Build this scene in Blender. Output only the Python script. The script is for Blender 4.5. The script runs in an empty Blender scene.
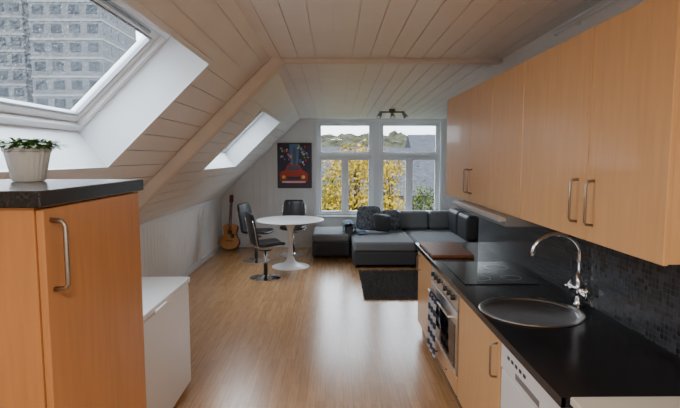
import bpy, bmesh, math, random
from mathutils import Vector, Matrix, noise
random.seed(4)
scene=bpy.context.scene
COL=scene.collection
# ------------------------------------------------------------ materials
def nt(name):
    m=bpy.data.materials.new(name); m.use_nodes=True
    t=m.node_tree; b=t.nodes['Principled BSDF']
    return m,t,b
def mat(name,col,rough=.5,metal=0,noise_amt=0,noise_scale=20,bump=0,stretch=(1,1,1),coat=0,spec=.5,emit=0):
    m,t,b=nt(name)
    b.inputs['Base Color'].default_value=(*col,1)
    b.inputs['Roughness'].default_value=rough
    b.inputs['Metallic'].default_value=metal
    b.inputs['Coat Weight'].default_value=coat
    b.inputs['Specular IOR Level'].default_value=spec
    if emit:
        b.inputs['Emission Color'].default_value=(*col,1); b.inputs['Emission Strength'].default_value=emit
    tc=t.nodes.new('ShaderNodeTexCoord'); mp=t.nodes.new('ShaderNodeMapping')
    mp.inputs['Scale'].default_value=stretch
    t.links.new(tc.outputs['Object'],mp.inputs['Vector'])
    nz=t.nodes.new('ShaderNodeTexNoise'); nz.inputs['Scale'].default_value=noise_scale; nz.inputs['Detail'].default_value=4
    t.links.new(mp.outputs[0],nz.inputs['Vector'])
    if noise_amt:
        r=t.nodes.new('ShaderNodeValToRGB')
        lo=[max(0,c*(1-noise_amt)) for c in col]; hi=[min(1,c*(1+noise_amt)) for c in col]
        r.color_ramp.elements[0].color=(*lo,1); r.color_ramp.elements[1].color=(*hi,1)
        r.color_ramp.elements[0].position=.3; r.color_ramp.elements[1].position=.7
        t.links.new(nz.outputs[0],r.inputs[0]); t.links.new(r.outputs[0],b.inputs['Base Color'])
    if bump:
        bp=t.nodes.new('ShaderNodeBump'); bp.inputs['Strength'].default_value=bump; bp.inputs['Distance'].default_value=.01
        t.links.new(nz.outputs[0],bp.inputs['Height']); t.links.new(bp.outputs[0],b.inputs['Normal'])
    return m
def brickmat(name,swz,bw,bh,c1,c2,mortar,ms,rough,bump=.3,offset=.5,grain=False,coat=0):
    m,t,b=nt(name)
    tc=t.nodes.new('ShaderNodeTexCoord'); sp=t.nodes.new('ShaderNodeSeparateXYZ'); cb=t.nodes.new('ShaderNodeCombineXYZ')
    t.links.new(tc.outputs['Object'],sp.inputs[0])
    t.links.new(sp.outputs[swz[0]],cb.inputs[0]); t.links.new(sp.outputs[swz[1]],cb.inputs[1])
    br=t.nodes.new('ShaderNodeTexBrick'); br.inputs['Scale'].default_value=1
    br.offset=offset; br.offset_frequency=2
    br.inputs['Brick Width'].default_value=bw; br.inputs['Row Height'].default_value=bh
    br.inputs['Mortar Size'].default_value=ms; br.inputs['Color1'].default_value=(*c1,1); br.inputs['Color2'].default_value=(*c2,1)
    br.inputs['Mortar'].default_value=(*mortar,1); br.inputs['Bias'].default_value=0
    t.links.new(cb.outputs[0],br.inputs['Vector'])
    out=br.outputs['Color']
    if grain:
        mp=t.nodes.new('ShaderNodeMapping'); mp.inputs['Scale'].default_value=(2.5,40,1)
        t.links.new(cb.outputs[0],mp.inputs[0])
        nz=t.nodes.new('ShaderNodeTexNoise'); nz.inputs['Scale'].default_value=1.5; nz.inputs['Detail'].default_value=5
        t.links.new(mp.outputs[0],nz.inputs['Vector'])
        r=t.nodes.new('ShaderNodeValToRGB'); r.color_ramp.elements[0].color=(.72,.68,.64,1); r.color_ramp.elements[1].color=(1.1,1.1,1.1,1)
        r.color_ramp.elements[0].position=.3; r.color_ramp.elements[1].position=.7
        t.links.new(nz.outputs[0],r.inputs[0])
        mx=t.nodes.new('ShaderNodeMix'); mx.data_type='RGBA'; mx.blend_type='MULTIPLY'; mx.inputs[0].default_value=1
        t.links.new(out,mx.inputs[6]); t.links.new(r.outputs[0],mx.inputs[7]); out=mx.outputs[2]
    t.links.new(out,b.inputs['Base Color'])
    b.inputs['Roughness'].default_value=rough; b.inputs['Coat Weight'].default_value=coat; b.inputs['Coat Roughness'].default_value=.2
    bp=t.nodes.new('ShaderNodeBump'); bp.inputs['Strength'].default_value=bump; bp.inputs['Distance'].default_value=.002; bp.invert=True
    t.links.new(br.outputs['Fac'],bp.inputs['Height']); t.links.new(bp.outputs[0],b.inputs['Normal'])
    return m
def glassmat(name,rain):
    m=bpy.data.materials.new(name); m.use_nodes=True; t=m.node_tree; t.nodes.clear()
    o=t.nodes.new('ShaderNodeOutputMaterial'); tr=t.nodes.new('ShaderNodeBsdfTransparent'); gl=t.nodes.new('ShaderNodeBsdfGlossy')
    tr.inputs[0].default_value=(.95,.97,.97,1)
    gl.inputs['Roughness'].default_value=.02
    mx=t.nodes.new('ShaderNodeMixShader'); mx.inputs[0].default_value=.05
    t.links.new(tr.outputs[0],mx.inputs[1]); t.links.new(gl.outputs[0],mx.inputs[2]); last=mx
    if rain:
        tc=t.nodes.new('ShaderNodeTexCoord'); masks=[]
        for sc,p0,p1 in ((62,.08,.20),(130,.10,.26)):
            vo=t.nodes.new('ShaderNodeTexVoronoi'); vo.inputs['Scale'].default_value=sc
            t.links.new(tc.outputs['Object'],vo.inputs['Vector'])
            r=t.nodes.new('ShaderNodeValToRGB'); r.color_ramp.elements[0].position=p0; r.color_ramp.elements[0].color=(1,1,1,1)
            r.color_ramp.elements[1].position=p1; r.color_ramp.elements[1].color=(0,0,0,1)
            t.links.new(vo.outputs['Distance'],r.inputs[0])
            s2=t.nodes.new('ShaderNodeSeparateColor'); t.links.new(vo.outputs['Color'],s2.inputs[0])
            mu=t.nodes.new('ShaderNodeMath'); mu.operation='MULTIPLY'
            t.links.new(r.outputs[0],mu.inputs[0]); t.links.new(s2.outputs[0],mu.inputs[1]); masks.append(mu)
        mm=t.nodes.new('ShaderNodeMath'); mm.operation='MAXIMUM'
        t.links.new(masks[0].outputs[0],mm.inputs[0]); t.links.new(masks[1].outputs[0],mm.inputs[1])
        ad=t.nodes.new('ShaderNodeMath'); ad.operation='MULTIPLY_ADD'; ad.inputs[1].default_value=.62; ad.inputs[2].default_value=.06
        t.links.new(mm.outputs[0],ad.inputs[0])
        d=t.nodes.new('ShaderNodeBsdfTranslucent')
        n2=t.nodes.new('ShaderNodeTexNoise'); n2.inputs['Scale'].default_value=60
        t.links.new(tc.outputs['Object'],n2.inputs['Vector'])
        r2=t.nodes.new('ShaderNodeValToRGB'); r2.color_ramp.elements[0].position=.42; r2.color_ramp.elements[0].color=(.05,.06,.07,1)
        r2.color_ramp.elements[1].position=.58; r2.color_ramp.elements[1].color=(.30,.33,.37,1)
        t.links.new(n2.outputs[0],r2.inputs[0]); t.links.new(r2.outputs[0],d.inputs[0])
        m2=t.nodes.new('ShaderNodeMixShader'); t.links.new(ad.outputs[0],m2.inputs[0])
        t.links.new(mx.outputs[0],m2.inputs[1]); t.links.new(d.outputs[0],m2.inputs[2]); last=m2
    t.links.new(last.outputs[0],o.inputs[0]); return m
M={}
M['panel']=mat('white_painted_boards',(.80,.785,.765),.40,noise_amt=.03,noise_scale=3)
M['wallw']=mat('white_wall_paint',(.82,.82,.82),.55,noise_amt=.03,noise_scale=3)
M['reveal']=mat('white_lining',(.80,.83,.87),.4)
M['frame']=mat('white_window_frame',(.76,.78,.80),.35)
M['alu']=mat('grey_aluminium_trim',(.30,.31,.33),.4,.6)
M['beam']=mat('painted_beam',(.74,.67,.59),.45,noise_amt=.06,noise_scale=6,stretch=(1,8,1))
M['floor']=brickmat('oak_strip_floor',(1,0),.75,.068,(.62,.345,.155),(.48,.245,.10),(.28,.14,.06),.0014,.27,.12,.37,True,.4)
M['wood']=mat('beech_veneer',(.74,.41,.175),.36,noise_amt=.06,noise_scale=5,stretch=(9,9,.8),coat=.12)
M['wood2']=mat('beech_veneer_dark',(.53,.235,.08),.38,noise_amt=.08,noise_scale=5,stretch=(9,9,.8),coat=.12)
M['black']=mat('black_worktop',(.014,.014,.016),.2,noise_amt=.4,noise_scale=120)
M['blackplastic']=mat('black_plastic',(.02,.02,.022),.4)
M['ring']=mat('hob_zone_print',(.09,.09,.09),.3)
M['bglass']=mat('black_ceramic_glass',(.008,.008,.01),.06,coat=.5)
M['mosaic']=brickmat('black_glass_mosaic',(1,2),.026,.026,(.010,.011,.014),(.045,.05,.06),(.06,.06,.06),.0016,.18,.5,0)
M['steel']=mat('brushed_steel',(.86,.86,.87),.32,1,noise_amt=.03,noise_scale=60)
M['handle']=mat('nickel_handle',(.36,.32,.28),.35,1)
M['chrome']=mat('chrome',(.82,.82,.84),.07,1)
M['white']=mat('white_enamel',(.80,.80,.80),.3)
M['cream']=mat('cream_laminate',(.70,.64,.55),.4)
M['leather']=mat('black_leather',(.012,.012,.015),.33,noise_amt=.3,noise_scale=60,bump=.1)
M['sofa']=mat('charcoal_fabric',(.06,.065,.075),.9,noise_amt=.25,noise_scale=200,bump=.3)
M['sofal']=mat('grey_fabric',(.19,.20,.215),.9,noise_amt=.2,noise_scale=200,bump=.3)
M['sofad']=mat('dark_leatherette',(.018,.019,.024),.5,noise_amt=.2,noise_scale=100)
M['blanket']=mat('blue_grey_throw',(.10,.145,.21),.95,noise_amt=.4,noise_scale=40,bump=.5)
M['patt']=mat('patterned_cushion_fabric',(.10,.11,.125),.95,noise_amt=.85,noise_scale=22,bump=.3)
M['rug']=mat('dark_shag',(.09,.085,.083),1,noise_amt=.5,noise_scale=60)
M['pot']=mat('white_ceramic',(.80,.80,.78),.35)
M['soil']=mat('soil',(.03,.02,.015),.9)
M['leaf']=mat('green_leaf',(.10,.20,.045),.5,noise_amt=.4,noise_scale=30)
M['board']=mat('cutting_board_wood',(.28,.10,.045),.45,noise_amt=.3,noise_scale=8,stretch=(14,1.2,14))
M['gtop']=mat('guitar_spruce',(.62,.26,.06),.25,noise_amt=.15,noise_scale=8,stretch=(12,1,1),coat=.5)
M['gside']=mat('guitar_rosewood',(.14,.045,.02),.3,coat=.5)
M['glass']=glassmat('window_glass',False)
M['rain']=glassmat('rainy_window_glass',True)
M['bark']=mat('tree_bark',(.03,.025,.02),.9,noise_amt=.4,spec=0)
M['fol']=mat('autumn_leaves_yellow',(.21,.14,.014),.8,noise_amt=.5,noise_scale=1.5,spec=0)
M['folg']=mat('autumn_leaves_green',(.05,.065,.015),.8,noise_amt=.5,noise_scale=1.5,spec=0)
M['hill']=mat('forested_hill',(.032,.032,.022),1,noise_amt=.7,noise_scale=.35,spec=0)
M['grass']=mat('lawn',(.035,.045,.018),1,noise_amt=.4,noise_scale=.5,spec=0)
M['roof']=mat('grey_roof_tiles',(.040,.040,.046),.8,noise_amt=.3,noise_scale=4,spec=0)
M['siding']=mat('pale_siding',(.13,.13,.13),.8,noise_amt=.1,noise_scale=3,spec=0)
M['conc']=mat('grey_concrete',(.075,.075,.078),.8,noise_amt=.12,noise_scale=.4,spec=0)
M['winx']=mat('dark_facade_glass',(.018,.021,.026),.5,spec=.1)
def towel_mat():
    m,t,b=nt('striped_tea_towel'); tc=t.nodes.new('ShaderNodeTexCoord'); c=t.nodes.new('ShaderNodeTexWave')
    c.wave_type='BANDS'; c.bands_direction='Z'; c.inputs['Scale'].default_value=3.2
    t.links.new(tc.outputs['Object'],c.inputs[0])
    r=t.nodes.new('ShaderNodeValToRGB'); r.color_ramp.elements[0].position=.45; r.color_ramp.elements[0].color=(.035,.04,.065,1)
    r.color_ramp.elements[1].position=.6; r.color_ramp.elements[1].color=(.5,.51,.55,1)
    t.links.new(c.outputs[1],r.inputs[0]); t.links.new(r.outputs[0],b.inputs['Base Color']); b.inputs['Roughness'].default_value=.9; return m
M['towel']=towel_mat()
# ------------------------------------------------------------ helpers
def newobj(name,verts,faces,mt,parent=None,smooth=False,loc=(0,0,0)):
    me=bpy.data.meshes.new(name); me.from_pydata([tuple(v) for v in verts],[],faces); me.update()
    ms=mt if isinstance(mt,(list,tuple)) else [mt]
    for x in ms: me.materials.append(M[x] if isinstance(x,str) else x)
    bm=bmesh.new(); bm.from_mesh(me); bmesh.ops.recalc_face_normals(bm,faces=bm.faces); bm.to_mesh(me); bm.free()
    if smooth:
        for p in me.polygons: p.use_smooth=True
    o=bpy.data.objects.new(name,me); o.location=loc; COL.objects.link(o)
    if parent: o.parent=parent
    return o
def boxv(lo,hi):
    x0,y0,z0=lo;x1,y1,z1=hi
    v=[(x0,y0,z0),(x1,y0,z0),(x1,y1,z0),(x0,y1,z0),(x0,y0,z1),(x1,y0,z1),(x1,y1,z1),(x0,y1,z1)]
    f=[(0,3,2,1),(4,5,6,7),(0,1,5,4),(1,2,6,5),(2,3,7,6),(3,0,4,7)]
    return v,f
def bev(o,w,seg=2):
    md=o.modifiers.new('bevel','BEVEL'); md.width=w; md.segments=seg; md.limit_method='ANGLE'
    if seg>1:
        for p in o.data.polygons: p.use_smooth=True
        md.harden_normals=True
def box(name,lo,hi,mt,parent=None,b=0,seg=2):
    v,f=boxv(lo,hi); o=newobj(name,v,f,mt,parent)
    if b: bev(o,b,seg)
    return o
class G:
    def __init__(s,name,loc=(0,0,0),rot=(0,0,0)):
        s.e=bpy.data.objects.new(name,None); s.e.location=loc; s.e.rotation_euler=rot; s.e.empty_display_size=.1; COL.objects.link(s.e)
    def box(s,n,lo,hi,mt,b=0,seg=2): return box(n,lo,hi,mt,s.e,b,seg)
    def mesh(s,n,v,f,mt,smooth=False): return newobj(n,v,f,mt,s.e,smooth)
    def tube(s,n,pts,r,mt,seg=12,rad=None):
        pts=[Vector(p) for p in pts]; v=[];f=[]
        up=Vector((0,0,1)); prev=None
        for i,p in enumerate(pts):
            d=((pts[min(i+1,len(pts)-1)]-pts[max(i-1,0)])).normalized()
            if prev is None:
                a=d.cross(up)
                if a.length<.05: a=d.cross(Vector((1,0,0)))
            else: a=prev-d*prev.dot(d)
            a.normalize(); prev=a; c=d.cross(a)
            rr=rad[i] if rad else r
            for k in range(seg):
                t=2*math.pi*k/seg; v.append(p+a*math.cos(t)*rr+c*math.sin(t)*rr)
        for i in range(len(pts)-1):
            for k in range(seg):
                k2=(k+1)%seg; f.append((i*seg+k,i*seg+k2,(i+1)*seg+k2,(i+1)*seg+k))
        f.append(tuple(range(seg))); f.append(tuple((len(pts)-1)*seg+k for k in range(seg)))
        o=newobj(n,v,f,mt,s.e,True)
        return o
    def lathe(s,n,prof,mt,c=(0,0,0),seg=40,flute=0,nf=0,caps=True):
        v=[];f=[]
        for (r,z) in prof:
            for k in range(seg):
                t=2*math.pi*k/seg; rr=r*(1+(flute*math.cos(nf*t) if nf else 0))
                v.append((c[0]+rr*math.cos(t),c[1]+rr*math.sin(t),c[2]+z))
        for i in range(len(prof)-1):
            for k in range(seg):
                k2=(k+1)%seg; f.append((i*seg+k,i*seg+k2,(i+1)*seg+k2,(i+1)*seg+k))
        if caps: f.append(tuple(range(seg))); f.append(tuple((len(prof)-1)*seg+k for k in range(seg)))
        o=newobj(n,v,f,mt,s.e,True)
        md=o.modifiers.new('es','EDGE_SPLIT'); md.split_angle=math.radians(40)
        return o
    def prism(s,n,poly,y0,y1,mt,b=0):  # poly in xz, extruded on y
        k=len(poly); v=[(x,y0,z) for x,z in poly]+[(x,y1,z) for x,z in poly]
        f=[tuple(range(k)),tuple(range(k,2*k))]+[(i,(i+1)%k,k+(i+1)%k,k+i) for i in range(k)]
        o=newobj(n,v,f,mt,s.e)
        if b: bev(o,b,1)
        return o
def boards(name,o,u,v,n,ur,vr,holes,bw,mt,depth=.009,gap=.009):
    o=Vector(o);u=Vector(u).normalized();v=Vector(v).normalized();n=Vector(n).normalized()
    V=[];F=[]
    def q(a,b,c,d):
        i=len(V); V.extend([a,b,c,d]); F.append((i,i+1,i+2,i+3))
    P=lambda a,b,t=0:o+u*a+v*b+n*t
    def vints(um):
        iv=[(vr[0],vr[1])]
        for (ua,ub,va,vb) in holes:
            if ua<um<ub:
                nw=[]
                for (a,b) in iv:
                    if vb<=a or va>=b: nw.append((a,b)); continue
                    if a<va: nw.append((a,va))
                    if vb<b: nw.append((vb,b))
                iv=nw
        return iv
    hc=sorted({x for h in holes for x in h[:2]})
    cuts=[ur[0]]+[c for c in hc if ur[0]<c<ur[1]]+[ur[1]]
    for a,b in zip(cuts,cuts[1:]):
        for (c,d) in vints((a+b)/2): q(P(a,c,-depth),P(b,c,-depth),P(b,d,-depth),P(a,d,-depth))
    i=math.floor(ur[0]/bw)
    while i*bw<ur[1]:
        a0=max(ur[0],i*bw+gap/2); b0=min(ur[1],(i+1)*bw-gap/2); i+=1
        if b0-a0<.004: continue
        cs=[a0]+[c for c in hc if a0<c<b0]+[b0]
        for a,b in zip(cs,cs[1:]):
            for (c,d) in vints((a+b)/2):
                q(P(a,c),P(b,c),P(b,d),P(a,d))
                if a==a0: q(P(a,c),P(a,d),P(a,d,-depth),P(a,c,-depth))
                if b==b0: q(P(b,c),P(b,d),P(b,d,-depth),P(b,c,-depth))
    return newobj(name,V,F,mt)
# ------------------------------------------------------------ room
Y0,Y1=-1.6,9.7
XK=1.45; XR=2.6; XL=-2.19; YK=4.95
box('floor',(XL-.1,Y0-.1,-.12),(XR+.1,Y1+.1,0),'floor')
SX,SZ=-1.563,1.595; us=Vector((.714,0,.70)).normalized(); ns=Vector((-.70,0,.714)).normalized()
def P(D,s,t=0): return Vector((SX,D,SZ))+us*s+ns*t
sk=[(1.40,3.22,.155,1.077),(5.9,7.8,.04,1.01)]
boards('ceiling_slope',(SX,0,SZ),us,(0,1,0),-ns,(-.88,1.46),(Y0,Y1),[(h[2],h[3],h[0],h[1]) for h in sk],.15,'panel')
boards('ceiling_flat',(0,0,2.6),(1,0,0),(0,1,0),(0,0,-1),(-.56,XR),(Y0,4.42),[],.15,'panel')
L=math.hypot(5.28,.11)
boards('ceiling_living',(0,4.42,2.6),(1,0,0),(0,5.28,-.11),(0,.02,-1),(-.68,XR),(0,L+.02),[],.15,'panel')
box('ceiling_roof_void',(-.7,Y0-.1,2.72),(XR+.1,Y1+.25,2.8),'wallw')
boards('wall_left_knee',(XL,0,0),(0,1,0),(0,0,1),(1,0,0),(Y0,Y1),(0,1.02),[],.11,'wallw')
WX0,WX1,WZ0,WZ1=-.33,2.06,.62,2.44
boards('wall_back',(0,Y1,0),(1,0,0),(0,0,1),(0,-1,0),(XL-.05,XR+.05),(0,2.72),[(WX0,WX1,WZ0,WZ1)],.13,'wallw')
boards('wall_right_living',(XR,0,0),(0,1,0),(0,0,1),(-1,0,0),(YK,Y1),(0,2.7),[],.13,'wallw')
box('wall_right_kitchen',(XK,Y0,0),(XR,YK,2.7),'wallw')
box('wall_front',(XL-.1,Y0-.1,0),(XR,Y0,2.75),'wallw')
g=G('baseboard_left'); g.box('plank',(XL,Y0,0),(XL+.018,Y1,.09),'frame',.004,1)
g=G('baseboard_back'); g.box('plank',(XL+.02,Y1-.018,0),(XR,Y1,.09),'frame',.004,1)
g=G('trim_knee_wall'); g.box('rail',(XL,Y0,.95),(XL+.03,Y1-.01,1.01),'frame',.004,1)
def pbox(name,D0,D1,s0,s1,t0,t1,mt,parent=None,b=0):
    v=[P(D,s,t) for t in (t0,t1) for (D,s) in ((D0,s0),(D1,s0),(D1,s1),(D0,s1))]
    f=[(0,1,2,3),(4,5,6,7),(0,1,5,4),(1,2,6,5),(2,3,7,6),(3,0,4,7)]
    o=newobj(name,v,f,mt,parent)
    if b: bev(o,b,1)
    return o
g=G('trim_beam'); pbox('rafter',4.34,4.48,-.80,1.50,-.11,0,'beam',g.e,.012)
g.box('ceiling_joint',(-.60,4.36,2.565),(XK,4.46,2.6),'beam',.006,1)
def skylight(i,D0,D1,s0,s1,rain):
    g=G('window_%d'%i)
    T=.28; f0,f1,a0,a1=D0+.05,D1-.05,s0+.05,s1-.03
    A=[P(D0,s0),P(D1,s0),P(D1,s1),P(D0,s1)]; B=[P(f0,a0,T),P(f1,a0,T),P(f1,a1,T),P(f0,a1,T)]
    g.mesh('lining',A+B,[(k,(k+1)%4,4+(k+1)%4,4+k) for k in range(4)],'reveal')
    e=.03
    for n,(x0,x1,y0,y1) in dict(t1=(D0-e,D1+e,s0-e,s0),t2=(D0-e,D1+e,s1,s1+e),t3=(D0-e,D0,s0,s1),t4=(D1,D1+e,s0,s1)).items():
        pbox('architrave_'+n,x0,x1,y0,y1,-.012,.0,'reveal',g.e)
    def ring(nm,w,t0,t1,mt,off=0):
        x0,x1,y0,y1=f0+off,f1-off,a0+off,a1-off
        for k,(p,q,r,s) in enumerate([(x0,x1,y0,y0+w),(x0,x1,y1-w,y1),(x0,x0+w,y0+w,y1-w),(x1-w,x1,y0+w,y1-w)]):
            pbox('%s_%d'%(nm,k),p,q,r,s,t0,t1,mt,g.e,.004)
    ring('frame',.045,T-.03,T+.08,'frame')
    ring('sash',.05,T-.0,T+.05,'frame',.046)
    ring('gasket',.012,T+.0,T+.03,'alu',.097)
    v=[P(f0+.09,a0+.09,T+.03),P(f1-.09,a0+.09,T+.03),P(f1-.09,a1-.09,T+.03),P(f0+.09,a1-.09,T+.03)]
    g.mesh('pane',v,[(0,1,2,3)],rain)
    a=P(f0+.25,a1-.07,T-.02); b=P(f1-.25,a1-.07,T-.02)
    g.tube('vent_bar',[a,b],.012,'alu')
    return g
skylight(1,*sk[0],'rain'); skylight(2,*sk[1],'rain')
# main windows
g=G('window_3',(0,Y1,0))
d=.22
g.mesh('reveal',[(WX0,0,WZ0),(WX1,0,WZ0),(WX1,0,WZ1),(WX0,0,WZ1),(WX0,d,WZ0),(WX1,d,WZ0),(WX1,d,WZ1),(WX0,d,WZ1)],[(0,1,5,4),(1,2,6,5),(2,3,7,6),(3,0,4,7)],'reveal')
def casing(nm,x0,x1,z0,z1,y0,y1,w,mt='frame'):
    g.box(nm+'_l',(x0,y0,z0),(x0+w,y1,z1),mt,.004,1); g.box(nm+'_r',(x1-w,y0,z0),(x1,y1,z1),mt,.004,1)
    g.box(nm+'_b',(x0+w,y0,z0),(x1-w,y1,z0+w),mt,.004,1); g.box(nm+'_t',(x0+w,y0,z1-w),(x1-w,y1,z1),mt,.004,1)
PX0,PX1=.76,.88
g.box('centre_post',(PX0,.0,WZ0),(PX1,.16,WZ1),'frame',.004,1)
for nm,a,b in (('left',WX0,PX0),('right',PX1,WX1)):
    casing(nm+'_frame',a,b,WZ0,WZ1,.05,.16,.045)
    zt=1.78
    g.box(nm+'_transom',(a+.045,.04,zt-.04),(b-.045,.16,zt+.04),'frame',.004,1)
    mid=(a+b)/2
    g.box(nm+'_mullion',(mid-.03,.045,WZ0+.045),(mid+.03,.15,zt-.04),'frame',.004,1)
    casing(nm+'_sash_top',a+.045,b-.045,zt+.04,WZ1-.045,.07,.12,.035)
    casing(nm+'_sash_l',a+.045,mid-.03,WZ0+.045,zt-.04,.07,.12,.04)
    casing(nm+'_sash_r',mid+.03,b-.045,WZ0+.045,zt-.04,.07,.12,.04)
    g.mesh(nm+'_pane',[(a+.05,.1,WZ0+.05),(b-.05,.1,WZ0+.05),(b-.05,.1,WZ1-.05),(a+.05,.1,WZ1-.05)],[(0,1,2,3)],'glass')
    g.box(nm+'_catch',(mid-.015,.03,1.15),(mid+.015,.045,1.25),'steel',.003,1)
g.box('sill',(WX0-.05,-.06,WZ0-.03),(WX1+.05,.05,WZ0),'frame',.006,1)
for n,(x0,x1,z0,z1) in dict(l=(WX0-.07,WX0,WZ0,WZ1),r=(WX1,WX1+.07,WZ0,WZ1)).items():
    g.box('architrave_'+n,(x0,-.018,z0),(x1,0,z1),'frame',.003,1)
# ------------------------------------------------------------ kitchen base run
XF=.845
def handle(g,nm,x,y,z0,z1,sx=-1,r=.006,horiz=None):
    o=.035*sx
    if horiz: p=[(x,horiz[0],z0),(x+o,horiz[0]+.008,z0),(x+o,horiz[1]-.008,z0),(x,horiz[1],z0)]
    else: p=[(x,y,z0),(x+o*.8,y,z0+.003),(x+o,y,z0+.015),(x+o,y,z1-.015),(x+o*.8,y,z1-.003),(x,y,z1)]
    g.tube(nm,p,r,'handle',8)
g=G('kitchen_base_cabinet')
g.box('plinth',(XF+.05,4.245,0),(XK-.002,4.94,.10),'blackplastic')
g.box('carcass',(XF+.02,4.245,.10),(XK-.002,4.94,.86),'wood')
g.box('door',(XF,4.255,.11),(XF+.019,4.93,.85),'wood',.003,1)
handle(g,'handle',XF,4.80,.66,.80)
g=G('kitchen_base_cabinet.001')
g.box('plinth',(XF+.05,2.44,0),(XK-.002,3.30,.10),'blackplastic')
g.box('carcass_bottom',(XF+.02,2.44,.10),(XK-.002,3.30,.12),'wood')
g.box('side_near',(XF+.02,2.44,.12),(XK-.002,2.458,.86),'wood'); g.box('side_far',(XF+.02,3.282,.12),(XK-.002,3.30,.86),'wood')
g.box('back_panel',(XK-.015,2.458,.12),(XK-.002,3.282,.86),'wood')
g.box('door',(XF,2.45,.11),(XF+.019,3.285,.85),'wood',.003,1)
handle(g,'handle',XF,2.50,.62,.80)
w=G('kitchen_worktop')
SC=(1.10,2.72); SR=.262
YA,YB=SC[1]-.4,SC[1]+.4
def worktop():
    x0,x1,y0,y1,z0,z1=.815,XK-.001,1.71,4.97,.862,.90
    n=64; V=[];F=[]
    def ring(r,z):
        s=len(V)
        for k in range(n):
            t=2*math.pi*k/n; V.append((SC[0]+r*math.cos(t),SC[1]+r*math.sin(t),z))
        return s
    a=ring(SR,z1); b=len(V)
    for k in range(n):
        t=2*math.pi*k/n; c,si=math.cos(t),math.sin(t)
        tx=((x1-SC[0]) if c>0 else (SC[0]-x0))/max(abs(c),1e-6); ty=.4/max(abs(si),1e-6)
        m=min(tx,ty); V.append((SC[0]+c*m,SC[1]+si*m,z1))
    c=ring(SR,z0)
    for k in range(n):
        k2=(k+1)%n; F.append((a+k,a+k2,b+k2,b+k)); F.append((a+k,a+k2,c+k2,c+k))
    for (cx,cy) in ((x0,YA),(x1,YA),(x0,YB),(x1,YB)):
        ang=math.atan2(cy-SC[1],cx-SC[0])%(2*math.pi); k=int(ang/(2*math.pi)*n)%n
        i=len(V); V.append((cx,cy,z1)); F.append((b+k,b+(k+1)%n,i))
    w.mesh('sink_section',V,F,'black')
    w.box('far_section',(x0,YB,z0),(x1,y1,z1),'black')
    w.box('near_section',(x0,y0,z0),(x1,YA,z1),'black')
    w.box('front_lip',(x0-.001,y0,z0),(x0+.015,y1,z1-.0005),'black')
worktop()
s=G('round_sink',(SC[0],SC[1],.90))
s.lathe('bowl',[(.276,.001),(.280,.004),(.276,.008),(.248,.008),(.238,.002),(.226,-.02),(.210,-.09),(.185,-.118),(.12,-.132),(.035,-.137),(.03,-.145),(.0305,-.146)],'steel',seg=64)
s.lathe('drain',[(.034,-.136),(.034,-.132),(.022,-.132),(.018,-.137),(.001,-.137)],'chrome',seg=24)
f=G('kitchen_faucet',(1.41,2.81,.901))
f.lathe('base',[(.025,.0),(.025,.012),(.018,.02),(.016,.06)],'chrome',seg=24)
f.tube('body',[(0,0,.05),(0,0,.20)],.016,'chrome')
f.tube('valve_block',[(0,-.07,.10),(0,.07,.10)],.016,'chrome')
for i,yy in enumerate((-.085,.085)):
    f.tube('knob_%d'%i,[(0,yy*.8,.10),(0,yy*1.15,.10)],.024,'chrome',10)
    f.tube('lever_%d'%i,[(-.035,yy*1.1,.10),(.028,yy*1.1,.10)],.007,'chrome',8)
    f.tube('lever_v_%d'%i,[(0,yy*1.1,.065),(0,yy*1.1,.135)],.007,'chrome',8)
arc=[(0,0,.19),(0,0,.27)]
for k in range(0,17):
    t=math.pi*k/16*.93; arc.append((-.138+.138*math.cos(t),-.0,.30+.12*math.sin(t)))
arc.append((arc[-1][0]-.004,0,arc[-1][2]-.03))
f.tube('spout',arc,.0115,'chrome',14)
# oven
o=G('built_in_oven')
o.box('plinth',(XF+.05,3.31,0),(XK-.003,4.235,.10),'blackplastic')
o.box('housing',(XF+.02,3.31,.10),(XK-.003,4.235,.858),'blackplastic')
o.box('control_panel',(XF-.004,3.315,.71),(XF+.02,4.23,.85),'steel',.003,1)
o.box('door',(XF-.006,3.315,.25),(XF+.02,4.23,.70),'steel',.003,1)
o.box('door_glass',(XF-.010,3.36,.29),(XF-.005,4.185,.60),'bglass')
o.box('drawer',(XF,3.315,.11),(XF+.02,4.23,.24),'wood',.003,1)
HZ=.645
o.tube('door_handle',[(XF,3.40,HZ),(XF-.045,3.405,HZ),(XF-.045,4.135,HZ),(XF,4.14,HZ)],.009,'steel')
handle(o,'drawer_handle',XF,0,.18,0,horiz=(3.6,3.95))
for i,yy in enumerate((3.42,3.54,3.66,3.88,4.0,4.12)):
    o.tube('knob_%d'%i,[(XF-.003,yy,.78),(XF-.028,yy,.78)],.019,'blackplastic',16)
o.box('display',(XF-.0055,3.72,.765),(XF-.003,3.82,.80),'bglass')
g=G('tea_towel',(XF-.045,3.90,HZ))
V=[];F=[];nu,nv=14,26
for j in range(nv+1):
    q=j/nv
    for i in range(nu+1):
        yy=(i/nu-.5)*.32; wv=.006*math.sin(i*1.3+q*2)
        Ls=q*.66-.22
        if Ls<-.02: x=.014; z=Ls+.0
        elif Ls>.02: x=-.014-.01*q+wv; z=-Ls
        else: x=.014-.028*(Ls+.02)/.04; z=.014
        V.append((x,yy*(1-.1*math.sin(q*3)),z))
for j in range(nv):
    for i in range(nu): a=j*(nu+1)+i; F.append((a,a+1,a+nu+2,a+nu+1))
t=g.mesh('cloth',V,F,'towel',True)
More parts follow.
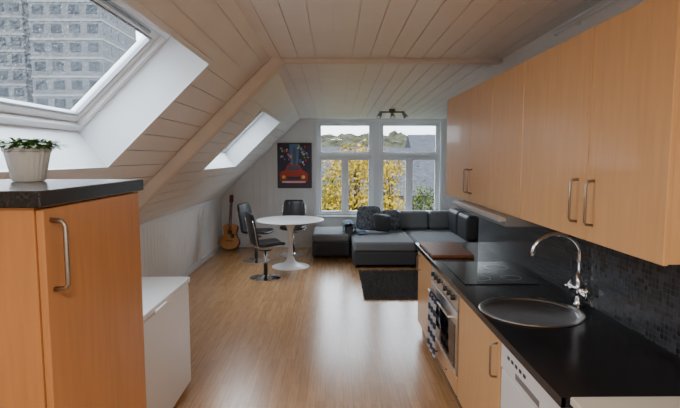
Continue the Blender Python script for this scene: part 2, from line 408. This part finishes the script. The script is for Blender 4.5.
# cooktop
c=G('ceramic_cooktop'); c.box('glass_plate',(.885,3.30,.9005),(1.39,4.02,.906),'bglass',.002,1)
for i,(x,y,r) in enumerate(((1.02,3.48,.09),(1.26,3.48,.07),(1.02,3.82,.07),(1.26,3.82,.09))):
    c.lathe('zone_print_%d'%i,[(r,.9063),(r-.003,.9063)],mt='ring',c=(x,y,0),caps=False)
c=G('cutting_board'); c.box('plank',(.84,4.20,.901),(1.20,4.88,.926),'board',.006,2)
# dishwasher
g=G('dishwasher'); g.box('body',(XF+.02,1.76,.10),(XK-.003,2.43,.858),'white')
g.box('plinth',(XF+.05,1.76,0),(XK-.003,2.43,.10),'blackplastic')
g.box('door',(XF-.002,1.765,.11),(XF+.02,2.425,.70),'white',.006,2)
g.box('control_panel',(XF-.006,1.765,.71),(XF+.02,2.425,.85),'white',.006,2)
g.box('grip',(XF-.0075,1.95,.735),(XF-.005,2.22,.765),'alu',.001,1)
for i in range(5): g.box('button_%d'%i,(XF-.009,2.10+i*.05,.79),(XF-.005,2.125+i*.05,.805),'blackplastic')
g=G('low_cabinet'); g.box('body',(.86,.95,0),(XK-.003,1.67,.885),'white',.004,1); g.box('top',(.835,.93,.885),(XK-.003,1.69,.915),'cream',.004,1)
g.box('door',(.842,.96,.05),(.858,1.66,.875),'white',.003,1)
box('wall_backsplash',(XK-.008,1.0,.925),(XK-.0005,4.93,1.42),'mosaic')
box('trim_worktop',(XK-.010,1.71,.9005),(XK-.0005,4.93,.926),'black')
# ------------------------------------------------------------ upper cabinets
XU=1.10; g=G('kitchen_wall_cabinets'); ZB,ZT=1.40,2.31
g.box('carcass',(XU+.02,1.64,ZB),(XK-.001,4.90,ZT),'wood')
ys=[1.63,2.16,2.93,3.50,4.04,4.90]
for i,(a,b) in enumerate(zip(ys,ys[1:])):
    g.box('door_%d'%i,(XU,a+.003,ZB-.004),(XU+.019,b-.003,ZT),'wood',.003,1)
for i,y in enumerate((2.10,2.24,3.98,4.10)): handle(g,'handle_%d'%i,XU,y,1.47,1.66)
g=G('extractor_hood'); g.box('body',(1.04,3.0,1.335),(XK-.009,4.2,1.395),'alu',.005,1)
g.box('visor',(1.0,3.0,1.365),(1.045,4.2,1.392),'steel',.005,1)
g=G('wall_pipe'); g.tube('pipe',[(1.425,Y0+.01,2.555),(1.425,3.3,2.555),(1.445,3.32,2.555)],.014,'frame')
for i in range(3): g.box('bracket_%d'%i,(1.425,1.2+i*.9,2.535),(1.449,1.22+i*.9,2.575),'frame')
# ------------------------------------------------------------ left tall cabinet
g=G('tall_cabinet'); a=-.70
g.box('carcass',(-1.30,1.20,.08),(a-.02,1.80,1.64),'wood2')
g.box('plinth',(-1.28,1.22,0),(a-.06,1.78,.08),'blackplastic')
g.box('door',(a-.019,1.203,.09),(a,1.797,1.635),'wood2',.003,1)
g.box('top',(-1.32,1.18,1.64),(a+.008,1.825,1.68),'black',.003,1)
handle(g,'handle',a,1.235,1.43,1.605,sx=1,r=.0065)
g=G('potted_plant',(-1.005,1.66,1.681))
g.lathe('pot',[(.044,0),(.048,.004),(.066,.095),(.070,.098),(.070,.112),(.063,.112),(.060,.095)],'pot',seg=96,flute=.018,nf=24)
g.lathe('soil',[(.062,.09),(.03,.098),(.002,.10)],'soil',seg=20)
V=[];F=[]
for k in range(460):
    t=random.uniform(0,2*math.pi); r=random.uniform(0,.055)
    base=Vector((r*math.cos(t)+.008,r*math.sin(t),.100)); out=Vector((math.cos(t),math.sin(t),0))
    ln=random.uniform(.03,.09); el=random.uniform(.0,1.2)
    tip=base+(out*math.cos(el)+Vector((0,0,math.sin(el)*.5)))*ln+Vector((random.uniform(-.01,.01),random.uniform(-.01,.01),0))
    sd=out.cross(Vector((0,0,1)))*random.uniform(.004,.008)
    m=(base+tip)/2+Vector((0,0,.012)); i=len(V)
    m2=base*.25+tip*.75+Vector((0,0,.010))
    V+= [base,m-sd,m+sd,m2-sd*1.3,m2+sd*1.3,tip]; F+=[(i,i+1,i+2),(i+1,i+3,i+4,i+2),(i+3,i+5,i+4)]
g.mesh('leaves',V,F,'leaf')
g=G('chest_freezer'); g.box('body',(-1.70,2.55,.03),(-1.11,3.76,.80),'white',.012,2)
g.box('lid',(-1.71,2.54,.806),(-1.10,3.775,.85),'white',.012,2)
g.box('feet',(-1.66,2.6,0),(-1.16,3.7,.03),'blackplastic')
g.box('lid_handle',(-1.10,3.0,.80),(-1.085,3.2,.825),'white',.004,1)
# ------------------------------------------------------------ poster
g=G('framed_poster',(-.76,Y1-.004,1.595))
hw,hh=.33,.435
def pm(n,c,e=0): 
    k='p_'+n
    if k not in M: M[k]=mat('print_'+n,c,.4,emit=e)
    return k
g.box('backing',(-hw,-.02,-hh),(hw,0,hh),'blackplastic',.003,1)
y=-.0205; lay=[0]
def flat(n,poly,mt):
    lay[0]+=1; yy=y-.00025*lay[0]
    g.mesh(n,[(x,yy,z) for x,z in poly],[tuple(range(len(poly)))],mt)
def rect(n,x0,x1,z0,z1,mt): flat(n,[(x0,z0),(x1,z0),(x1,z1),(x0,z1)],mt)
rect('print_night',-.31,.31,-.415,.415,pm('night',(.03,.03,.06)))
flat('print_sky',[(-.07,.02),(.07,.02),(.10,.415),(-.10,.415)],pm('sky',(.10,.22,.42)))
flat('print_tower',[(-.03,.02),(.03,.02),(.03,.3),(0,.38),(-.03,.3)],pm('tower',(.12,.12,.16)))
cols=[('pink',(.7,.12,.25)),('cyan',(.15,.5,.6)),('yel',(.75,.55,.12)),('wht',(.7,.7,.7)),('red',(.6,.04,.03)),('blu',(.08,.15,.5))]
for k in range(34):
    sd=random.choice((-1,1)); x=sd*random.uniform(.07,.27); z=random.uniform(.0,.36); ww=random.uniform(.015,.05); h2=random.uniform(.015,.06)
    n,cc=random.choice(cols); rect('sign_%d'%k,max(-.3,x-ww/2),min(.3,x+ww/2),z,z+h2,pm(n,cc))
flat('road',[(-.31,-.415),(.31,-.415),(.31,-.1),(-.31,-.1)],pm('road',(.07,.035,.05)))
flat('car_body',[(-.27,-.30),(-.29,-.16),(-.22,-.10),(.18,-.10),(.26,-.16),(.25,-.30),(.15,-.34),(-.18,-.34)],pm('carred',(.55,.04,.02)))
flat('car_cabin',[(-.19,-.10),(-.13,.02),(.09,.02),(.16,-.10)],pm('carred',(.55,.04,.02)))
flat('car_windshield',[(-.16,-.095),(-.11,.0),(.07,.0),(.125,-.095)],pm('tower',(.12,.12,.16)))
rect('car_grille',-.15,.11,-.27,-.21,pm('night',(.03,.03,.06)))
rect('car_bumper',-.24,.21,-.33,-.30,pm('wht',(.7,.7,.7)))
for i,x in enumerate((-.21,.17)):
    flat('headlight_%d'%i,[(x+.035*math.cos(t*math.pi/6),-.22+.035*math.sin(t*math.pi/6)) for t in range(12)],pm('yel',(.75,.55,.12)))
for i,x in enumerate((-.22,.15)): rect('car_tyre_%d'%i,x,x+.06,-.375,-.335,pm('night',(.03,.03,.06)))
# ------------------------------------------------------------ guitar
g=G('acoustic_guitar',(-1.97,9.36,.014),(math.radians(-12),0,math.radians(-6)))
def gw(z):
    pts=[(0,0),(.02,.10),(.06,.155),(.13,.185),(.20,.17),(.27,.125),(.32,.115),(.38,.135),(.43,.14),(.47,.115),(.49,.06),(.495,0)]
    for (a,x),(b,y2) in zip(pts,pts[1:]):
        if a<=z<=b: return x+(y2-x)*(z-a)/(b-a)
    return 0
zs=[0,.006,.02,.04,.06,.09,.13,.17,.20,.235,.27,.295,.32,.35,.38,.405,.43,.455,.47,.485,.495]
poly=[(gw(z),z) for z in zs]+[(-gw(z),z) for z in reversed(zs[1:-1])]
g.prism('body',poly,-.05,.05,'gside',.004)
g.prism('soundboard',[(x*.985,.003+z*.988) for x,z in poly],-.054,-.0501,'gtop')
g.mesh('soundhole',[(.048*math.cos(t*math.pi/12),-.0545,.33+.048*math.sin(t*math.pi/12)) for t in range(24)],[tuple(range(24))],'blackplastic')
g.box('bridge',(-.07,-.064,.155),(.07,-.054,.175),'gside',.002,1)
g.box('pickguard',(.03,-.0555,.22),(.09,-.0542,.30),'blackplastic')
g.box('neck',(-.026,-.066,.36),(.026,-.035,.88),'gside',.004,1)
g.prism('headstock',[(-.028,.88),(.028,.88),(.038,.92),(.034,1.04),(-.034,1.04),(-.038,.92)],-.055,-.035,'gside',.003)
for i in range(6):
    x=-.018+i*.0072; g.tube('string_%d'%i,[(x,-.068,.165),(x,-.070,.89)],.0007,'steel',4)
    g.tube('peg_%d'%i,[((-1)**i*.03,-.045,.92+(i//2)*.04),((-1)**i*.058,-.045,.92+(i//2)*.04)],.006,'chrome',8)
# ------------------------------------------------------------ dining table and chairs
g=G('round_dining_table',(-.70,7.95,0))
g.lathe('tabletop',[(.001,.737),(.50,.737),(.535,.75),(.54,.757),(.535,.765),(.001,.765)],'white',seg=64)
g.lathe('pedestal',[(.30,0),(.30,.008),(.26,.018),(.16,.04),(.08,.085),(.045,.17),(.036,.30),(.036,.48),(.05,.60),(.09,.70),(.13,.737)],'white',seg=48)
def chair(loc,rz):
    g=G('dining_chair',loc,(0,0,rz))   # faces +y
    prof=[(.23,.465),(.215,.485),(.12,.48),(0,.47),(-.10,.465),(-.165,.478),(-.205,.52),(-.22,.60),(-.24,.74),(-.27,.87),(-.29,.98)]
    wd=[.19,.215,.225,.225,.22,.215,.21,.21,.21,.205,.185]
    V=[];F=[];n=9
    for (yy,zz),w_ in zip(prof,wd):
        for k in range(n):
            u=k/(n-1)*2-1; c=.022*u*u
            V.append((u*w_,yy+(c*1.4 if zz>.5 else 0),zz+(c if zz<=.5 else 0)))
    for i in range(len(prof)-1):
        for k in range(n-1): a=i*n+k; F.append((a,a+1,a+n+1,a+n))
    o=g.mesh('seat_shell',V,F,'leather',True)
    md=o.modifiers.new('s','SOLIDIFY'); md.thickness=.05; md.offset=-1
    md=o.modifiers.new('ss','SUBSURF'); md.levels=2; md.render_levels=2
    for sx in (-1,1):
        g.tube('side_rail_%d'%sx,[(sx*(w_+.004),yy+.03*(zz>.5),zz+.004) for (yy,zz),w_ in list(zip(prof,wd))[1:-1]],.006,'chrome',8)
    g.lathe('mount',[(.09,.412),(.09,.422),(.03,.422)],'blackplastic',seg=24)
    g.tube('stem',[(0,0,.03),(0,0,.42)],.022,'chrome',16)
    g.tube('gas_sleeve',[(0,0,.03),(0,0,.22)],.03,'blackplastic',16)
    g.lathe('base_disc',[(.23,0),(.23,.008),(.17,.018),(.05,.03),(.035,.045)],'chrome',seg=40)
chair((-1.0,7.20,0),math.radians(-66))
chair((-1.32,8.40,0),math.radians(-112))
chair((-.74,8.90,0),math.radians(178))
# ------------------------------------------------------------ sofa
def superq(g,n,c,sz,mt,rot=(0,0,0),p=.35):
    V=[];F=[];a,b=24,14
    R=Matrix.Rotation(rot[2],3,'Z')@Matrix.Rotation(rot[1],3,'Y')@Matrix.Rotation(rot[0],3,'X')
    sg=lambda x,q:math.copysign(abs(x)**q,x)
    for j in range(b+1):
        ph=-math.pi/2+math.pi*j/b
        for i in range(a):
            t=2*math.pi*i/a
            v=Vector((sg(math.cos(ph),.9)*sg(math.cos(t),p)*sz[0],sg(math.cos(ph),.9)*sg(math.sin(t),p)*sz[1],sg(math.sin(ph),.9)*sz[2]))
            V.append(R@v+Vector(c))
    for j in range(b):
        for i in range(a): i2=(i+1)%a; F.append((j*a+i,j*a+i2,(j+1)*a+i2,(j+1)*a+i))
    return g.mesh(n,V,F,mt,True)
g=G('sectional_sofa')
def sb(n,lo,hi,mt,b=.04): return g.box(n,lo,hi,mt,b,3)
sb('left_base',(-.38,8.56,.05),(.27,9.56,.29),'sofa',.02)
sb('left_seat_cushion',(-.38,8.55,.29),(.27,9.56,.43),'sofal',.045)
sb('chaise_base',(.30,7.80,.05),(1.30,9.56,.26),'sofa',.02)
sb('chaise_cushion',(.30,7.79,.26),(1.30,9.30,.42),'sofal',.05)
sb('right_base',(1.31,7.80,.05),(2.52,9.56,.26),'sofa',.02)
sb('right_cushion',(1.31,7.79,.26),(2.22,9.30,.42),'sofal',.05)
sb('backrest',(.55,9.36,.26),(2.52,9.60,.72),'sofa',.05)
sb('side_backrest',(2.30,7.60,.05),(2.54,9.40,.80),'sofad',.05)
sb('divider_arm',(.20,8.62,.29),(.33,9.56,.56),'sofa',.04)
for i,(x0,x1) in enumerate(((.62,1.18),(1.19,1.75),(1.76,2.28))):
    sb('back_cushion_%d'%i,(x0,9.14,.42),(x1,9.37,.77),'sofal',.07)
for i,(y0,y1) in enumerate(((7.75,8.4),(8.42,9.1))): sb('side_cushion_%d'%i,(2.08,y0,.42),(2.30,y1,.84),'sofad',.07)
for i,(x,y_) in enumerate(((-.34,8.62),(.22,8.62),(.36,7.86),(1.24,7.86),(2.45,7.86),(-.34,9.5),(.36,9.5))):
    g.tube('leg_%d'%i,[(x,y_,0),(x,y_,.06)],.022,'blackplastic',10)
def pillow(c,s_,mt,rot):
    g=G('throw_pillow',c); superq(g,'cover',(0,0,0),s_,mt,rot,.45)
pillow((.62,8.93,.67),(.22,.23,.08),'patt',(math.radians(65),0,math.radians(-12)))
pillow((1.02,8.96,.63),(.19,.19,.07),'patt',(math.radians(68),0,math.radians(10)))
pillow((.84,8.72,.61),(.17,.17,.06),'sofad',(math.radians(55),math.radians(8),math.radians(5)))
g=G('throw_blanket'); V=[];F=[]
path=[(.165,.46),(.168,.53),(.185,.585),(.23,.598),(.29,.598),(.34,.585),(.362,.52),(.378,.455),(.41,.436),(.46,.434),(.52,.434),(.57,.434)]
fine=[]
for (a,b),(c_,d_) in zip(path,path[1:]):
    for k in range(3): fine.append((a+(c_-a)*k/3,b+(d_-b)*k/3))
fine.append(path[-1]); ny_=24
for j in range(ny_+1):
    for i,(x,z) in enumerate(fine):
        yy=8.50+.62*j/ny_
        nzv=abs(noise.noise(Vector((i*.3,j*.35,2))))*.03
        sx=-1 if i<7 else (1 if 15<i<23 else 0)
        V.append((x+sx*nzv+.01*noise.noise(Vector((j*.4,i*.2,7))), max(8.60,yy)+.02*noise.noise(Vector((i*.3,0,j*.1))) if i<24 else yy, z+(nzv if 5<i else 0)))
for j in range(ny_):
    for i in range(len(fine)-1): a=j*len(fine)+i; F.append((a,a+1,a+len(fine)+1,a+len(fine)))
o=g.mesh('cloth',V,F,'blanket',True)
# rug
g=G('shag_rug'); g.box('backing',(.38,6.05,.001),(1.95,7.55,.014),'rug')
V=[];F=[]
for k in range(16000):
    x=random.uniform(.375,1.955); yy=random.uniform(6.04,7.56); i=len(V); a=random.uniform(0,6.28); ww=.006
    h=random.uniform(.02,.035); dx,dy=random.uniform(-.02,.02),random.uniform(-.02,.02)
    V+=[(x-ww*math.cos(a),yy-ww*math.sin(a),.013),(x+ww*math.cos(a),yy+ww*math.sin(a),.013),(x+dx,yy+dy,.013+h)]; F.append((i,i+1,i+2))
g.mesh('pile',V,F,'rug')
# ceiling spotlight
g=G('ceiling_spotlight',(.93,8.1,2.522))
g.tube('bar',[(-.2,0,-.045),(.2,0,-.045)],.012,'blackplastic')
g.lathe('canopy',[(.05,-.03),(.05,0)],'blackplastic',seg=24)
g.tube('stem',[(0,0,-.03),(0,0,-.05)],.01,'chrome')
for i,(x,dx,dy) in enumerate(((-.18,-.4,-.5),(0,.1,-.6),(.18,.5,-.3))):
    d_=Vector((dx,dy,-.8)).normalized(); p=Vector((x,0,-.06))
    g.tube('spot_%d'%i,[p-d_*.015,p,p+d_*.05,p+d_*.09],.03,'alu',16,rad=[.012,.026,.034,.042])
    g.tube('bulb_%d'%i,[p+d_*.07,p+d_*.092],.034,'pot',16)
# unseen ceiling lamp, added behind the camera to brighten the interior
g=G('added_ceiling_lamp',(.1,-.5,2.6))
g.lathe('canopy',[(.17,-.03),(.17,0)],'white',seg=32)
M['lampglass']=mat('opal_glass',(1,.86,.68),.4,emit=3)
g.lathe('shade',[(.001,-.11),(.08,-.10),(.14,-.07),(.155,-.03)],'lampglass',seg=32)
ld=bpy.data.lights.new('added_lamp_light','AREA'); ld.shape='DISK'; ld.size=.5; ld.energy=52; ld.color=(1,.88,.74)  # warm fill light below the added lamp
lo=bpy.data.objects.new('bulb',ld); lo.location=(0,0,-.14); COL.objects.link(lo); lo.parent=g.e
# ------------------------------------------------------------ exterior
box('ground_outside',(-150,9.96,-6.2),(150,220,-6),'grass')
box('ground_outside_side',(-150,-60,-6.21),(-6,9.9,-6.01),'grass')
V=[];F=[];nx,ny=220,14
for j in range(ny+1):
    for i in range(nx+1):
        x=-110+220*i/nx; yy=85+70*j/ny; h=math.sin(min(1,j/ny*1.2)*math.pi/2)
        z=-6+h*(12.3+1.4*math.sin(x*.05+1)+1.6*noise.noise(Vector((x*.25,j*.7,0)))+1.5*noise.noise(Vector((x*.9,j,5))))
        V.append((x,yy,z))
for j in range(ny):
    for i in range(nx): a=j*(nx+1)+i; F.append((a,a+1,a+nx+2,a+nx+1))
newobj('forested_hill',V,F,'hill')
def house(loc,sx,sy,h,rh,rz=0):
    g=G('neighbour_house',loc,(0,0,rz))
    g.box('walls',(-sx,-sy,0),(sx,sy,h),'siding')
    v=[(-sx-.4,-sy-.4,h-.1),(sx+.4,-sy-.4,h-.1),(sx+.4,sy+.4,h-.1),(-sx-.4,sy+.4,h-.1),(-sx-.4,0,h+rh),(sx+.4,0,h+rh)]
    g.mesh('roof',v,[(0,1,5,4),(2,3,4,5),(0,3,4),(1,2,5),(0,1,2,3)],'roof')
    for i in range(3):
        x=-sx+sx*2*(i+.5)/3
        for k in range(2): g.box('window_%d_%d'%(i,k),(x-.5,-sy-.03,1+k*2.9),(x+.5,-sy+.02,min(h-.2,2.4+k*2.9)),'winx'); 
house((8.0,36,-6),4.2,4,5.4,3.0)
house((-1.6,38,-6),3.6,4,5.2,2.6)
house((15.5,62,-6),6,5,7,3.5)
house((1,62,-6),5,5,6,3.0)
def tree(loc,h,cr,mt,n,sparse=1.0,seed=1):
    random.seed(seed); g=G('autumn_tree',loc)
    g.tube('trunk',[(0,0,0),(.1,0,h*.5),(0,.1,h)],.1,'bark',8,rad=[.16,.10,.03])
    V=[];F=[]
    cl=[]
    for k in range(16):
        t=random.uniform(0,6.28); r=random.uniform(.2,1)*cr; z=h*random.uniform(.45,1.05)
        c=Vector((r*math.cos(t)*(1.3-z/h*.7),r*math.sin(t)*(1.3-z/h*.7),z)); cl.append(c)
        g.tube('branch_%d'%k,[(0,0,z*.72),tuple(c*.55+Vector((0,0,z*.40))),tuple(c)],.03,'bark',5,rad=[.045,.025,.01])
    for k in range(n):
        c=random.choice(cl); p=c+Vector((random.gauss(0,.36),random.gauss(0,.36),random.gauss(0,.32)))*sparse
        a=Vector((random.uniform(-1,1),random.uniform(-1,1),random.uniform(-1,1))).normalized(); b=a.orthogonal().normalized()
        s_=random.uniform(.04,.085); c2=a.cross(b); i=len(V)
        V+=[p-b*s_,p-c2*s_*.6,p+b*s_,p+c2*s_*.6]; F.append((i,i+1,i+2,i+3))
    g.mesh('foliage',V,F,mt)
tree((.75,17.5,-6),7.5,1.2,'fol',5200,1,3)
tree((2.5,21.5,-6),7.0,1.2,'fol',4200,1,7)
tree((-.3,23.5,-6),6.6,1.5,'folg',3500,1,9)
tree((5.2,25.5,-6),5.8,1.6,'folg',3500,1.1,11)
tree((4.2,16.5,-6),5.2,1.1,'fol',2600,1,15)
def tower(loc,sx,sy,h,rz=0):
    g=G('apartment_building',loc,(0,0,rz))
    g.box('block',(-sx,-sy,0),(sx,sy,h),'conc')
    V=[];F=[]
    def add(lo,hi):
        v,f=boxv(lo,hi); b=len(V); V.extend(v); F.extend([tuple(b+q for q in t) for t in f])
    fl=int(h/2.9); nb=max(2,int(2*sx/2.6)); nb2=max(2,int(2*sy/2.6))
    for k in range(fl):
        z=1+k*2.9
        for i in range(nb):
            x=-sx+2*sx*(i+.5)/nb; add((x-.85,-sy-.05,z),(x+.85,-sy+.05,z+1.4))
        for i in range(nb2):
            yy=-sy+2*sy*(i+.5)/nb2; add((sx-.05,yy-.85,z),(sx+.05,yy+.85,z+1.4))
    g.mesh('facade_windows',V,F,'winx')
    V2=[];F=[]
    for k in range(fl+1):
        v,f=boxv((-sx-.08,-sy-.08,k*2.9-.1),(sx+.08,sy+.08,k*2.9+.25)); b=len(V2); V2.extend(v); F.extend([tuple(b+q for q in t) for t in f])
    g.mesh('floor_bands',V2,F,'siding')
tower((-42,88,-6),5.6,7,70)
tower((-74,98,-6),20,8,40)
# ------------------------------------------------------------ world (overcast sky, brighter towards the zenith), portals
wd=bpy.data.worlds.new('overcast_sky'); scene.world=wd; wd.use_nodes=True; t=wd.node_tree
bg=t.nodes['Background']; tc=t.nodes.new('ShaderNodeTexCoord'); nz=t.nodes.new('ShaderNodeTexNoise'); nz.inputs['Scale'].default_value=2.5
r=t.nodes.new('ShaderNodeValToRGB'); r.color_ramp.elements[0].color=(.70,.81,.95,1); r.color_ramp.elements[1].color=(.90,.96,1,1)
r.color_ramp.elements[0].position=.3; r.color_ramp.elements[1].position=.7
t.links.new(tc.outputs['Generated'],nz.inputs['Vector']); t.links.new(nz.outputs[0],r.inputs[0]); t.links.new(r.outputs[0],bg.inputs[0])
sp=t.nodes.new('ShaderNodeSeparateXYZ'); t.links.new(tc.outputs['Generated'],sp.inputs[0])
mr=t.nodes.new('ShaderNodeMapRange'); mr.inputs[1].default_value=0; mr.inputs[2].default_value=.9; mr.inputs[3].default_value=4.8; mr.inputs[4].default_value=18
t.links.new(sp.outputs[2],mr.inputs[0]); t.links.new(mr.outputs[0],bg.inputs[1])
def portal(name,loc,nrm,sx,sy,xaxis):
    l=bpy.data.lights.new(name,'AREA'); l.shape='RECTANGLE'; l.size=sx; l.size_y=sy; l.cycles.is_portal=True
    o=bpy.data.objects.new(name,l); COL.objects.link(o)
    z=-Vector(nrm).normalized(); x=Vector(xaxis).normalized(); yv=z.cross(x)
    o.matrix_world=Matrix.Translation(loc)@Matrix((x,yv,z)).transposed().to_4x4()
portal('portal_window',(.865,Y1+.24,1.53),(0,-1,0),2.4,1.85,(1,0,0))
for i,h in enumerate(sk): portal('portal_skylight',P((h[0]+h[1])/2,(h[2]+h[3])/2,.38),-ns,h[1]-h[0],h[3]-h[2],(0,1,0))
# ------------------------------------------------------------ camera
cd=bpy.data.cameras.new('camera'); cd.sensor_width=36; cd.lens=36*500/680; cd.clip_start=.05; cd.clip_end=500
cam=bpy.data.objects.new('camera',cd); COL.objects.link(cam); cam.location=(0,0,1.76)
cam.rotation_euler=(math.radians(90-5.37),0,-math.atan(6/500)); scene.camera=cam
